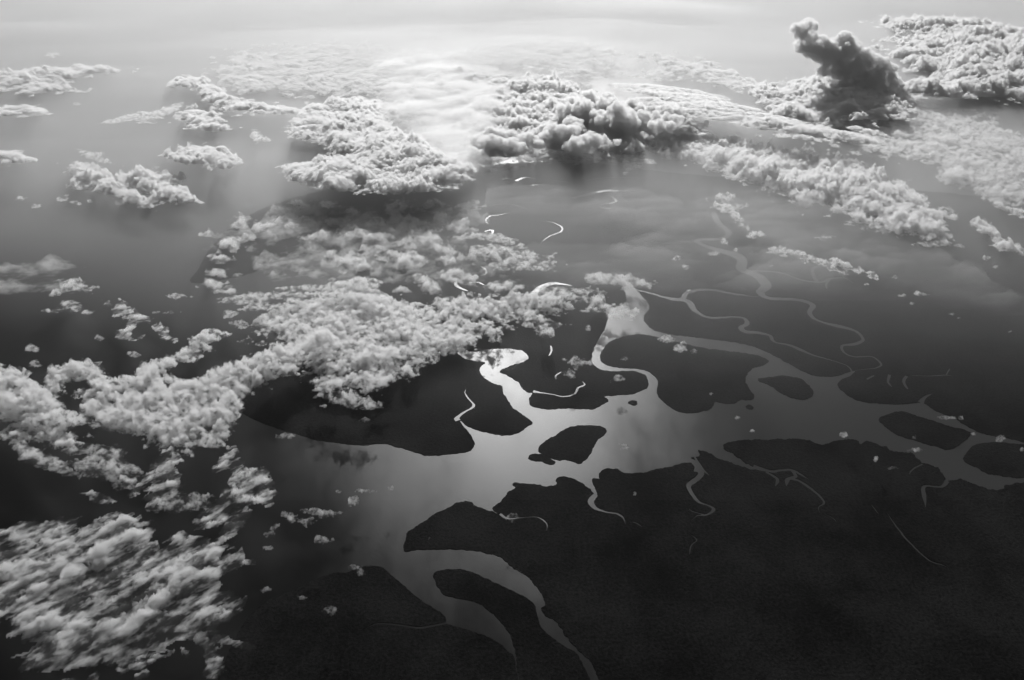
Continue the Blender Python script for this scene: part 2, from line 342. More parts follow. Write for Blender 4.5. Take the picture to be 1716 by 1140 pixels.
# ------------------------------------------------------------------ clouds
CL_DENSE = cloud_material('cloud_dense', 30.0, 0.6, 6.0, 0.45, 0.67, skin=0.04, rate=0.2)
CL_CHIP = cloud_material('cloud_scrap', 13.0, 0.6, 8.0, 0.40, 0.70, skin=0.04, rate=0.15)
CL_GAUZE = cloud_material('cloud_gauze', 2.6, 2.0, 3.0, 0.36, 0.70, combed=(15, 1.6), skin=0.03, rate=0.2)
CL_FOG = cloud_material('cloud_fog', 1.3, 5.0)
CL_SOFT = cloud_material('cloud_soft', 14.0, 0.7, 5.0, 0.43, 0.68, skin=0.04)
CL_FAR = cloud_material('cloud_far', 26.0, 0.8, 5.0, 0.43, 0.64, skin=0.05, rate=0.1)
CL_WISP = cloud_material('cloud_wisp', 34.0, 0.5, 4.2, 0.45, 0.70, combed=(42, 2.0), skin=0.03, rate=0.12)
CL_THIN = cloud_material('cloud_thin', 10.0, 1.2, 2.6, 0.40, 0.66, skin=0.05)
CL_VEIL = cloud_material('cloud_veil', 0.22, 9.0)

def smooth01(v, a, b):
    u = np.clip((v - a) / (b - a), 0, 1); return u * u * (3 - 2 * u)
def blob_field(px, py, blobs):
    """soft union of tilted ellipses; also the local height factor"""
    keepm = np.ones_like(px); hs = np.zeros_like(px); wsum = np.full_like(px, 1e-6)
    for b in blobs:
        x, y, rx, ry = b[:4]; rot = math.radians(b[4]) if len(b) > 4 else 0.0; h = b[5] if len(b) > 5 else 1.0
        dx, dy = px - x, py - y; c, s_ = math.cos(rot), math.sin(rot)
        u = (dx * c + dy * s_) / rx; v = (-dx * s_ + dy * c) / ry
        f = np.exp(-1.1 * (u * u + v * v))
        keepm *= 1 - 0.92 * f; hs += h * f * f; wsum += f * f
    return 1 - keepm, hs / wsum
cloud_n = [0]
GH, GP, GL, GA, GB = 0.36, 0.25, 1.0, 0.33, 1.25
def cloud(label, blobs, alt=1.6, H=0.7, puff=0.5, rag=0.45, ragsize=None, lump=0.7, step=2.4, mat=None, streak=None, edge=0.34, group=None, name='cloud', cat='cloud', flat=1.0, wisp=None, jag=None, spread=1.0):
    """A closed body of vapour: lumpy top over an uneven base, thinning to nothing along a ragged outline."""
    alt *= GA * (1.75 if mat is CL_FAR else 1.0); H *= GH; puff *= GP; lump *= GL
    cloud_n[0] += 1; seed = cloud_n[0] * 101
    zm = alt + 0.35 * H
    bx = np.concatenate([[b[0] - 1.7 * max(b[2], b[3]), b[0] + 1.7 * max(b[2], b[3])] for b in blobs])
    if all(len(b) < 5 or abs(b[4]) < 25 for b in blobs): ky = lambda b: 1.7 * (b[3] + b[2] * abs(math.sin(math.radians(b[4]))) if len(b) > 4 else b[3])
    else: ky = lambda b: 1.7 * max(b[2], b[3])
    y0 = min(b[1] - ky(b) for b in blobs); y1 = max(b[1] + ky(b) for b in blobs)
    y0 = max(y0, -150); x0, x1 = max(bx.min(), -150), min(bx.max(), PW + 150); y1 = min(y1, PH + 130)
    cx_, cy_ = unproj([x0, x1, x0, x1], [y0, y0, y1, y1], zm)
    ym = 0.5 * (unproj(0, (y0 + y1) / 2, zm)[1] + cy_.min())
    depth = ym * cp + (CAM_Z - zm) * sp_
    dx = step * depth / FPX; dy = 1.7 * dx
    nx = int((cx_.max() - cx_.min()) / dx) + 2; ny = int((cy_.max() - cy_.min()) / dy) + 2
    if nx * ny > 260000: k = math.sqrt(nx * ny / 260000); dx *= k; dy *= k; nx = int(nx / k); ny = int(ny / k)
    gx, gy = np.meshgrid(cx_.min() + dx * np.arange(nx), cy_.min() + dy * np.arange(ny))
    px, py = proj(gx, gy, zm)
    F, hf = blob_field(px, py, [(b[0], b[1], b[2] * GB * spread, b[3] * GB * spread) + (b[4] if len(b) > 4 else 0, (b[5] if len(b) > 5 else 1.0) * min(1.0, 1.1 * math.sqrt(b[2] * b[3]) * depth / FPX / H)) for b in blobs])
    if jag is None: jag = 0.5 if mat is CL_FAR else 0.9
    if wisp is None: wisp = 0.85 if mat is CL_WISP else 0.5 if mat is CL_SOFT else 0.0
    rs = ragsize or max(puff * 3.2, 0.25)
    if streak is not None:        # combed by the wind: noise stretched along one direction
        ang, st = math.radians(streak[0]), streak[1]; c, s_ = math.cos(ang), math.sin(ang)
        nxx, nyy = (gx * c + gy * s_) / st, (-gx * s_ + gy * c)
    else: nxx, nyy = gx, gy
    b = billow(nxx / puff, nyy / puff, seed + 3, 4)
    Fr = F + 1.5 * rag * fbm(nxx / rs, nyy / rs, 7, seed, 0.6) + 0.12 * (b - 0.7)
    m = smooth01(Fr, edge - 0.10, edge + 0.32); m = np.where(F < 0.06, 0, m)
    core = smooth01(Fr, edge, edge + 0.75)
    big = 0.5 + 0.5 * np.clip(0.5 + 1.2 * fbm(nxx / (puff * 5), nyy / (puff * 5), 3, seed + 40), 0, 1.4)
    t = H * hf * (0.2 * m + 0.8 * core) * 0.75 * flat * big + lump * puff * (0.15 + 0.85 * core) * hf ** 0.5 * b * m * big
    t = t * np.clip(1 + jag * fbm(nxx / (puff * 2.2), nyy / (puff * 2.2), 6, seed + 9, 0.66), 0.05, 2.5)
    skirt = smooth01(Fr, edge + 0.04, edge + 0.42)
    t = t * (0.07 + 0.93 * skirt)
    if wisp > 0:
        k1 = 0.6 if wisp > 0.8 else 0.8; n1 = fbm(nxx / (rs * k1), nyy / (rs * k1), 6, seed + 50, 0.66)
        t = t * (1 - wisp) + (0.5 if wisp > 0.8 else 0.8) * wisp * m * (0.1 + 0.9 * skirt) * (0.3 + 0.7 * core) * H * hf * np.clip(0.15 + 3.4 * n1, 0, 2.6) * (0.4 + 0.7 * b)
    t = np.maximum(t, 0) * (m > 0)
    t = np.where((m > 0.002) & (t > 0.002), t + 0.002, 0)
    # sideways bulge so that the lumps overhang a little
    jx = 0.22 * puff * fbm(gx / puff * 1.9, gy / puff * 1.9 + t / puff, 3, seed + 21) * np.minimum(1, t / (0.5 * puff))
    jy = 0.22 * puff * fbm(gx / puff * 1.9 + 40, gy / puff * 1.9 + t / puff, 3, seed + 22) * np.minimum(1, t / (0.5 * puff))
    on = t > 0
    quad = on[:-1, :-1] & on[1:, :-1] & on[:-1, 1:] & on[1:, 1:]
    if quad.sum() < 4: print('EMPTY CLOUD', label); return None
    idx = np.arange(nx * ny).reshape(ny, nx)
    used = np.zeros((ny, nx), bool)
    for a, b_ in ((0, 0), (1, 0), (0, 1), (1, 1)): used[a:ny - 1 + a, b_:nx - 1 + b_] |= quad
    comp = np.full(nx * ny, -1); ui = idx[used]; comp[ui] = np.arange(len(ui)); nt_ = len(ui)
    top = np.stack([(gx + jx)[used], (gy + jy)[used], alt + t[used]], 1)
    bot = np.stack([gx[used], gy[used], alt - 0.16 * t[used] * (1 + 0.5 * fbm(gx[used] / puff, gy[used] / puff, 3, seed + 30)) - 0.003], 1)
    q = np.stack([idx[:-1, :-1][quad], idx[:-1, 1:][quad], idx[1:, 1:][quad], idx[1:, :-1][quad]], 1); q = comp[q]
    faces = [q, q[:, ::-1] + nt_]
    qp = np.pad(quad, 1)
    for (sl, a, b_) in (((slice(0, -2), slice(1, -1)), (0, 0), (0, 1)), ((slice(2, None), slice(1, -1)), (1, 1), (1, 0)),
                        ((slice(1, -1), slice(0, -2)), (1, 0), (0, 0)), ((slice(1, -1), slice(2, None)), (0, 1), (1, 1))):
        bd = quad & ~qp[sl]; i, j = np.nonzero(bd)
        A = comp[idx[i + a[0], j + a[1]]]; B = comp[idx[i + b_[0], j + b_[1]]]
        faces.append(np.stack([B, A, A + nt_, B + nt_], 1))
    faces = np.concatenate(faces)
    V = np.concatenate([top, bot]); c0 = V.mean(0); c0[2] = alt
    o = link_mesh(name, V - c0, faces, mat or CL_DENSE, smooth=True)
    o.location = c0
    at = o.data.attributes.new('thickness', 'FLOAT', 'POINT')
    tv = (t * smooth01(Fr, edge, edge + 0.25))[used]
    at.data.foreach_set('value', np.concatenate([tv, tv]).astype(np.float32))
    tag(o, label, cat, group)
    return o

ORD = 'first second third fourth fifth sixth seventh eighth ninth tenth eleventh twelfth thirteenth fourteenth'.split()
def puffs(label, spots, group, **kw):
    """Many small clouds of one kind; each is labelled by its row and its place in that row, counted from the left."""
    rows = max(1, math.ceil(len(spots) / 11)); names = {1: [''], 2: ['upper', 'lower'], 3: ['upper', 'middle', 'lower'], 4: ['top', 'second', 'third', 'lowest'], 5: ['top', 'second', 'third', 'fourth', 'lowest']}[rows]
    order = sorted(range(len(spots)), key=lambda i: spots[i][1]); per = math.ceil(len(spots) / rows)
    for r in range(rows):
        row = sorted(order[r * per:(r + 1) * per], key=lambda i: spots[i][0])
        for k, i in enumerate(row):
            where = (ORD[k] + ' from the left') if k else 'leftmost'
            cloud(label + ', ' + where + (' in the %s row' % names[r] if names[r] else ''), [spots[i]], group=group, **kw)


CL_TOWER = cloud_material('cloud_tower', 12.0, 0.5, 3.2, 0.40, 0.53, skin=0.05, rate=0.1)
def tower(label, mains, plane=None, alt=1.0, n1=28, n2=9, voxel=None, squash=0.8, grow=1.0):
    """A heap of cumulus: lumps on lumps on lumps, melted into one closed skin. Each main lump is (px, py, r px)."""
    rng = np.random.default_rng(7 + len(mains)); S = []
    ico = bmesh.new(); bmesh.ops.create_icosphere(ico, subdivisions=2, radius=1.0)
    iv = np.array([v.co[:] for v in ico.verts]); if_ = np.array([[v.index for v in f.verts] for f in ico.faces]); ico.free()
    for px, py, r in mains:
        r *= grow
        if plane is None: x, y = unproj(px, py, alt); z = alt
        else:
            tx = (px - PW / 2) / FPX; tz = -(py - PH / 2) / FPX; k = plane / (cp + tz * sp_)
            x, y, z = tx * k, plane + 0.25 * rng.normal(), CAM_Z + (-sp_ + tz * cp) * k
        R0 = r * (y * cp + (CAM_Z - z) * sp_) / FPX
        S.append((x, y, z, R0))
        for _ in range(n1):
            d = rng.normal(size=3); d /= np.linalg.norm(d)
            if d[2] < -0.35: d[2] *= -1
            r1 = R0 * rng.uniform(0.2, 0.5); c = np.array([x, y, z]) + d * (R0 * 0.98) * np.array([1, 1, squash])
            S.append((*c, r1))
            for _ in range(n2):
                e = rng.normal(size=3); e /= np.linalg.norm(e)
                if e @ d < 0: e = -e
                S.append((*(c + e * r1 * 0.95), r1 * rng.uniform(0.25, 0.55)))
    S = np.array(S); S[:, 2] = np.maximum(S[:, 2], 0.35 + S[:, 3] * 0.3)
    V = (iv[None] * S[:, None, 3:4] + S[:, None, :3]).reshape(-1, 3)
    Fc = (if_[None] + (np.arange(len(S)) * len(iv))[:, None, None]).reshape(-1, 3)
    c0 = V.mean(0); tmp = link_mesh('tmp_heap', V - c0, Fc, CL_TOWER)
    dep = (c0[1] * cp + (CAM_Z - c0[2]) * sp_)
    md = tmp.modifiers.new('melt', 'REMESH'); md.mode = 'VOXEL'; md.voxel_size = voxel or 1.4 * dep / FPX; md.use_smooth_shade = True
    dg = bpy.context.evaluated_depsgraph_get(); ev = tmp.evaluated_get(dg); me = bpy.data.meshes.new_from_object(ev)
    bpy.data.objects.remove(tmp)
    me.materials.clear(); me.materials.append(CL_TOWER)
    at = me.attributes.new('thickness', 'FLOAT', 'POINT'); at.data.foreach_set('value', np.full(len(me.vertices), 0.5, np.float32))
    me.polygons.foreach_set('use_smooth', np.ones(len(me.polygons), bool))
    o = bpy.data.objects.new('cloud', me); COL.objects.link(o); o.location = c0
    tag(o, label, 'cloud'); return o

tower('tall dark cumulus tower leaning left, its small head lit at the rim, upper right', [(1350,42,11),(1336,50,9),(1362,44,8),(1345,60,12),(1362,58,8),(1340,80,10),(1352,78,16),(1372,84,20),(1378,68,8),(1395,95,24),(1415,64,11),(1418,80,17),(1430,72,8),(1440,100,20),(1420,115,24),(1460,105,14),(1470,120,20),(1450,135,22),(1490,115,10),(1490,140,16),(1505,150,12),(1400,118,14),(1440,155,18),(1478,163,18),(1405,146,16),(1508,165,14),(1375,120,10),(1428,138,17),(1470,141,15)], plane=42.0, grow=0.97)
tower('dark heaped cumulus mass with bright rimmed lumps, upper centre', [(972,169,8),(989,169,12),(1022,169,10),(965,179,14),(1020,180,14),(1056,181,12),(1072,187,8),(1044,193,12),(948,191,12),(972,193,18),(1003,203,14),(1037,210,22),(1013,210,14),(960,210,12),(1077,198,9),(1099,196,8),(1115,200,8),(1132,203,9),(1101,212,10),(1123,212,8),(929,227,14),(953,231,18),(917,234,10),(965,217,10),(989,241,14),(965,246,14),(1008,236,8),(1060,205,10),(1034,239,5)], alt=1.3, n1=14, n2=7, grow=1.25)
tower('smaller dark cauliflower cumulus left of the heaped cumulus mass', [(798,236,9),(822,227,10),(838,227,9),(817,241,12),(855,232,10),(853,246,12),(884,236,13),(874,248,8),(903,243,7),(834,241,10)], alt=1.3, n1=16, n2=7, grow=1.2)
tower('dark knobbly crest of cloud standing out of the pebbled shield cloud', [(605,229,6),(621,232,6),(630,238,5),(637,255,8),(651,253,8),(672,257,8),(693,253,6),(644,267,7),(665,271,8),(686,267,9),(707,271,8),(721,271,8),(726,273,5)], alt=1.0, n1=10, n2=4, grow=1.0)
cloud('grey floor of cloud under and around the heaped cumulus mass', [(985,195,60,16),(1050,195,60,18),(1100,205,50,14),(960,215,50,14),(1010,228,60,14),(930,235,40,10),(1140,210,40,10),(850,250,50,8),(1040,245,40,8)], alt=1.5, H=1.0, puff=0.6, mat=CL_FAR, rag=0.35, lump=1.0, step=2.0)
# --- added mist volume: pales the far half more than the even haze does
def mist():
    m, t, out = new_mat('mist'); v = N(t, 'ShaderNodeVolumePrincipled', Density=MIST_D, Anisotropy=0.65)
    v.inputs['Color'].default_value = (0.8, 0.8, 0.8, 1); t.links.new(v.outputs[0], out.inputs['Volume'])
    xs = np.linspace(-130, 130, 200); ys = np.concatenate([np.linspace(12, 60, 120), np.linspace(61, 200, 60)])
    gx, gy = np.meshgrid(xs, ys)
    f = gy - np.where(gx < 0, 0.24, 0.10) * np.abs(gx) + 2.2 * fbm(gx / 9, gy / 9, 5, 77)
    k = (smooth01(f, 13.8, 27) * 0.78 + smooth01(gy - np.where(gx < 0, 0.85, 0.65) * np.abs(gx), 34, 76) * 1.9) * (1 + 0.35 * fbm(gx / 12 + 5, gy / 5, 5, 78)) + 0.0008  # both side terms thin the mist to imitate lens vignetting
    ny, nx = gx.shape; n = nx * ny; idx = np.arange(n).reshape(ny, nx)
    V = np.concatenate([np.stack([gx, gy, 0.06 + k], 2).reshape(-1, 3), np.stack([gx, gy, np.full_like(gx, 0.05)], 2).reshape(-1, 3)])
    q = np.stack([idx[:-1, :-1], idx[:-1, 1:], idx[1:, 1:], idx[1:, :-1]], 2).reshape(-1, 4); F = [q, q[:, ::-1] + n]
    for A, B in ((idx[0, :-1], idx[0, 1:]), (idx[1:, 0], idx[:-1, 0]), (idx[-1, 1:], idx[-1, :-1]), (idx[:-1, -1], idx[1:, -1])): F.append(np.stack([B, A, A + n, B + n], 1))
    o = link_mesh('mist', V, np.concatenate(F), m, smooth=True)
    tag(o, 'added low mist that deepens the haze over the far half of the delta and the sea beyond', kind='stuff')
mist()
# --- far upper left
cloud('long faint cloud band far away along the upper left edge', [(30,130,70,10),(90,122,50,7),(60,148,60,8),(140,116,60,5)], alt=1.0, H=0.5, puff=0.8, mat=CL_FAR, rag=0.5)
cloud('thin bright streak of cloud at the left edge, below the faint band', [(20,184,42,8),(60,184,18,4)], alt=1.6, H=0.5, puff=0.45, mat=CL_FAR, streak=(5,2))
cloud('small tapered cloud at the left edge, above the long ragged cloud', [(5,258,30,8),(30,264,26,9)], alt=1.6, H=0.5, puff=0.4, streak=(0,2), mat=CL_FAR)
cloud('crested cloud with a long tail, topmost on the upper left', [(305,138,26,7),(335,140,24,10,25),(352,155,26,9,35),(385,170,36,11,15),(430,178,30,8),(475,183,34,7,3)], alt=1.6, H=0.8, puff=0.5, mat=CL_FAR, streak=(0,1.6))
cloud('smooth feathery cloud sliver left of the crinkled cloud', [(205,199,30,5,-10),(240,196,34,8),(285,182,26,7,-20)], alt=1.8, H=0.4, puff=0.5, mat=CL_SOFT, streak=(0,3), rag=0.35)
cloud('crinkled small cloud under the crested cloud', [(325,192,34,13),(350,205,28,8),(350,213,30,3)], alt=1.7, H=0.7, puff=0.4, mat=CL_FAR)
cloud('flat bright cloud standing alone in the upper left, shaped like a loaf', [(310,258,32,10),(335,254,32,14),(370,262,28,12),(385,268,16,6)], alt=1.7, H=0.9, puff=0.42, mat=CL_FAR)
cloud('wispy scrap of cloud between the loaf cloud and the shield cloud', [(427,225,12,10,30),(440,233,14,4)], alt=1.7, H=0.4, puff=0.35, mat=CL_SOFT)
cloud('long ragged cloud with a dark belly at the left, over open sea', [(145,288,28,13,20),(175,305,36,15,20),(215,322,40,7,22),(240,300,34,13,0,1.3),(262,312,34,15,15,1.4),(292,320,20,9,0,1.2),(318,328,24,5,14),(292,298,16,4,-18),(130,305,14,8)], alt=1.7, H=1.0, puff=0.5, step=2.0)
cloud('faint wisp just above the long ragged cloud', [(155,258,22,6,15),(175,268,20,5,15)], alt=1.6, H=0.4, puff=0.4, mat=CL_SOFT)
puffs('faint puff over the far left sea', [(105,330,14,7),(35,333,9,5),(127,339,12,4),(60,345,9,4),(150,336,7,3),(128,174,8,3),(88,92,14,4),(240,345,14,4),(145,312,10,5)], 'faint puffs over the sea at the far left', alt=1.3, H=0.3, puff=0.3, mat=CL_SOFT)
# --- shield cloud deck
cloud('large bright shield of cloud with a pebbled top, upper middle left', [
 (525,210,40,16,-20),(560,195,48,22,-10),(600,180,36,13),(570,225,62,22,20),(625,225,58,26,28),(655,250,60,24,25,1.5),(690,262,55,20,15,2.0),(725,275,45,16,20,1.4),
 (515,288,42,12,5),(560,282,52,18),(555,302,45,11,8),(620,278,60,20),(640,303,70,12,4),(700,296,62,16,-8),(748,292,36,11,-10)],
 alt=1.9, H=0.6, puff=0.62, step=1.8, rag=0.25, lump=1.15, mat=CL_FAR, jag=0.3)
cloud('hazy wing of cloud rising behind the shield cloud', [(640,182,40,12),(668,188,36,16,15),(690,182,26,6)], alt=1.9, H=0.7, puff=0.5, mat=CL_SOFT)
cloud('broad faint rippled cloud sheet behind the shield cloud', [(470,110,90,24),(560,100,110,26),(560,140,90,22),(640,130,70,24),(420,135,50,14)], alt=0.6, H=0.4, puff=0.7, mat=CL_FAR, rag=0.5, edge=0.4)
# --- far centre
cloud('farthest field of tiny cloud lumps near the top centre', [(850,88,70,12,-5),(900,84,60,14,0,1.6),(950,80,55,10),(820,102,60,10,5),(940,105,70,14,10),(1000,95,40,10)], alt=1.0, H=0.35, puff=0.8, mat=CL_FAR, rag=0.6, edge=0.42, lump=0.5)
cloud('middle distance cloud field of small lumps left of the dark cumulus', [(790,130,45,8,15),(840,140,60,16,12),(905,148,50,16,5,1.7),(900,175,70,20,8),(850,185,50,12,10),(950,170,50,20,10,1.4),(880,205,50,10),(930,205,40,14)], alt=1.2, H=0.9, puff=0.6, mat=CL_FAR, rag=0.55, edge=0.38, lump=1.0)
cloud('thin bright shelf of cloud lying along the far coast', [(700,296,40,8),(790,284,70,8,-6),(850,268,60,9,-8),(930,262,70,8),(1010,262,60,9,4),(1065,274,24,8,-20,1.5),(770,262,50,10,-5)], alt=1.5, H=0.5, puff=0.45, mat=CL_SOFT, streak=(0,1.8))
cloud('smooth bright combed cloud ridge running down right of the dark cumulus', [(1090,150,60,8,8),(1150,160,60,10,10),(1200,180,70,12,13),(1270,200,80,13,14,1.3),(1340,215,64,10,12,1.3),(1410,224,64,6,10),(1455,218,30,3,12),(1130,182,50,8,10)], alt=2.2, H=0.6, puff=0.7, mat=CL_FAR, streak=(-22,3), rag=0.35, lump=0.45)
cloud('faint distant ripples of cloud at the top right of centre', [(1130,105,60,12,8),(1190,120,55,12,12),(1100,125,50,8),(1230,140,50,10,12)], alt=0.8, H=0.4, puff=0.6, mat=CL_FAR, rag=0.6, edge=0.42)
# --- right
cloud('quilted cloud bed at the foot of the tall tower cloud', [(1380,145,60,14),(1430,160,64,18,8,1.2),(1400,178,70,14,8),(1300,155,40,10,10),(1340,190,60,10,10),(1480,180,50,12,8)], alt=1.6, H=0.9, puff=0.7, mat=CL_FAR, rag=0.4, lump=1.0)
cloud('far cloud deck at the upper right edge, rising in crinkled ridges', [(1520,38,50,7,3),(1590,42,70,8,5,1.2),(1660,52,70,9,9,1.6),(1730,62,40,9),(1560,75,60,14,5),(1640,85,70,18,8,1.8),(1710,90,50,20,0,1.5),(1600,105,60,14,8,1.2),(1560,95,40,12)], alt=1.6, H=1.4, puff=0.9, mat=CL_FAR, rag=0.5, lump=0.9)
cloud('heavy dark bellied cloud mass at the right edge below the far deck', [(1630,118,50,12,5,1.6),(1680,130,60,16,10,1.8),(1720,140,40,16,0,1.4),(1640,140,60,14,0,1.3),(1560,145,50,12)], alt=1.8, H=1.6, puff=0.8, mat=CL_FAR, rag=0.4, lump=0.9)
cloud('thin bright cloud slip at the right edge above the shadowed gap', [(1700,163,34,5,4),(1670,160,20,3)], alt=2.0, H=0.3, puff=0.4, mat=CL_SOFT, streak=(0,3))
cloud('broad mottled cloud cover on the right, below the tower cloud', [(1540,190,80,18,8),(1610,215,80,22,15),(1680,240,70,22,20),(1550,230,90,20,10),(1450,215,80,14,8),(1620,265,90,18,15),(1500,250,80,14,8)], alt=1.5, H=0.6, puff=0.6, mat=CL_SOFT, rag=0.6, edge=0.36)
cloud('long belt of cauliflower cloud sloping down the right side', [(1130,238,60,18,8),(1190,255,64,20,12),(1255,268,64,22,15,1.2),(1310,300,60,22,20,1.2),(1370,285,64,22,18,1.3),(1400,320,64,24,22,1.4),(1450,300,60,20,22,1.2),(1470,345,60,22,28,1.2),(1520,335,50,18,30),(1545,372,40,14,25)], alt=1.4, H=0.9, puff=0.62, step=2.0, mat=CL_DENSE, rag=0.45, lump=1.0)
cloud('domed cloud heap at the right edge beside the cauliflower belt', [(1600,285,24,18,0,2.0),(1640,290,40,14),(1680,300,36,16,10),(1660,320,30,12,20),(1710,325,25,10)], alt=1.0, H=0.8, puff=0.5, mat=CL_SOFT, rag=0.45, lump=1.0)
cloud('ragged cloud strip at the right edge, above the separate tuft', [(1680,345,22,5,20),(1705,354,20,6,20)], alt=1.3, H=0.5, puff=0.35)
cloud('crooked cloud tuft near the right edge, second below the domed heap', [(1645,378,20,8,20),(1668,392,18,7,35),(1683,410,20,9,10),(1708,418,12,6)], alt=1.4, H=0.6, puff=0.35)
cloud('scattered cloud fringe under the lower end of the cauliflower belt', [(1470,378,36,7,5),(1530,385,30,9,10),(1570,392,30,8,20),(1570,405,22,5),(1590,360,26,10,30)], alt=1.1, H=0.5, puff=0.4, mat=CL_SOFT, rag=0.6)
cloud('bright broken cloud trail descending over the mainland, right of centre', [(1215,330,26,7),(1228,345,22,7),(1232,360,20,6,30),(1250,378,24,7,35),(1270,392,14,5,10)], alt=1.4, H=0.5, puff=0.35, mat=CL_SOFT, rag=0.6)
cloud('string of bright cumulus over the winding river on the right', [(1302,415,16,6),(1325,420,22,7,10),(1345,427,20,7,20),(1372,435,20,5,15),(1398,434,14,5,0),(1418,443,16,5,10),(1394,449,8,4),(1414,455,10,4),(1440,452,12,4,10),(1466,461,12,6,20),(1455,473,8,2)], alt=1.2, H=0.6, puff=0.24, step=1.8, rag=0.4, edge=0.4)
puffs('tiny puff over the right mainland', [(1132,431,12,4),(1151,446,7,4),(1197,424,9,3),(1232,418,5,2),(1293,445,4,2),(1499,464,5,3),(1511,494,9,3),(1540,491,11,3),(1528,507,5,2),(1597,524,7,2),(1609,531,5,2),(1693,554,5,2),(1656,430,8,4),(1670,445,5,2.5),(1607,411,8,3),(1379,395,16,5),(1214,404,8,4),(1155,485,5,2)], 'tiny puffs over the mainland on the right', alt=1.0, H=0.35, puff=0.16, step=1.5, edge=0.3, mat=CL_CHIP, wisp=0.4)
puffs('tiny white puff over the right estuary', [(1237,698,6,4),(1262,721,7,3),(1258,710,3,2),(1414,726,6,5),(1532,731,6,4),(1630,726,8,5),(1677,735,10,6),(1586,698,14,3),(1611,700,6,4),(1713,752,5,4),(1467,768,6,5),(1495,783,8,2),(1535,752,14,4),(1192,658,5,3)], 'tiny puffs over the right arm of the estuary', alt=0.9, H=0.3, puff=0.12, step=1.3, edge=0.3, mat=CL_CHIP, wisp=0.4)
puffs('small cumulus puff by the main channel', [(1118,566,13,6),(1140,579,13,7),(1163,586,8,6),(1046,510,8,5),(985,549,7,5),(1039,633,10,5),(953,626,11,6),(975,604,19,8),(1048,598,7,3)], 'puffs over the main channel', alt=1.1, H=0.45, puff=0.22, step=1.5, edge=0.32, mat=CL_CHIP, wisp=0.4)
cloud('soft white cloud lying across the head of the main channel', [(1035,523,24,10,0),(1055,526,16,9),(1020,516,10,4)], alt=1.0, H=0.4, puff=0.3, mat=CL_SOFT, step=1.8)
# --- central bank
cloud('huge bright bank of pebbled cloud across the middle of the photograph', [
 (480,535,44,16,-12),(520,520,60,16,-5),(570,508,70,14),(560,545,90,26),(620,540,80,26),(600,580,90,24,-5),(670,560,80,24,4),(560,605,44,18),(610,610,50,18),(640,595,60,18),
 (590,640,50,14),(640,625,36,16,-10),(710,545,70,20,8),(760,545,60,17,5),(800,520,70,18,4),(860,520,56,16),(700,580,50,14),(740,560,50,12),(900,505,50,12)],
 alt=0.9, H=0.5, puff=0.5, step=1.7, rag=0.4, lump=0.9, jag=0.4)
cloud('ragged lower lip hanging from the great central cloud bank', [(560,655,24,12),(585,668,36,12,8),(615,675,24,7),(545,640,18,14),(630,640,24,10,-20)], alt=1.6, H=0.6, puff=0.3, mat=CL_SOFT, rag=0.55)
cloud('layered cloud strips along the far side of the central bank', [(420,500,40,6,-4),(470,495,44,8,-5),(520,484,52,7,-3),(580,484,50,8),(590,472,30,4),(440,515,34,5),(610,497,50,7),(400,498,20,3)], alt=1.7, H=0.45, puff=0.3, mat=CL_SOFT, streak=(0,2.2), rag=0.5, step=2.0)
cloud('smooth cloud apron reaching right from the central bank to the channel', [(930,495,44,10),(960,488,36,9),(985,500,30,9,10),(990,515,24,5),(900,540,34,10,10),(915,556,20,8,15),(850,480,40,8)], alt=1.6, H=0.4, puff=0.4, mat=CL_SOFT, rag=0.5)
cloud('fluffy dark edged tuft at the end of the bright lagoon', [(788,566,13,6),(772,560,14,5)], alt=1.5, H=0.5, puff=0.25, mat=CL_SOFT)
# --- thin veils
for lab, bl in (('thin pale veil drifting over the head of the main channel', [(1010,440,70,16),(1075,452,60,14,10),(960,425,60,12)]),
                ('long thin veil sloping across the mainland above the winding rivers', [(1150,425,90,14,5),(1260,440,90,14,12),(1340,400,80,16,12)]),
                ('thin veil over the far lakes of the mainland', [(1010,345,90,14,5),(1120,350,80,16,8),(900,335,50,8)]),
                ('thin veil between the cauliflower belt and the string of cumulus', [(1450,410,90,16,20),(1560,450,80,14,20),(1380,370,70,14,15),(1280,360,60,14,15)]),
                ('pale fog filling the gap between the shield cloud and the far centre field', [(745,215,44,30),(750,160,50,24),(770,255,50,14),(720,120,50,20)])):
    cloud(lab, bl, alt=2.4, H=1.3, puff=2.2, rag=0.35, lump=0.1, mat=CL_FOG if 'fog' in lab else CL_VEIL, step=3.0, edge=0.10, wisp=0.6, streak=(12, 2.2), spread=1.5)
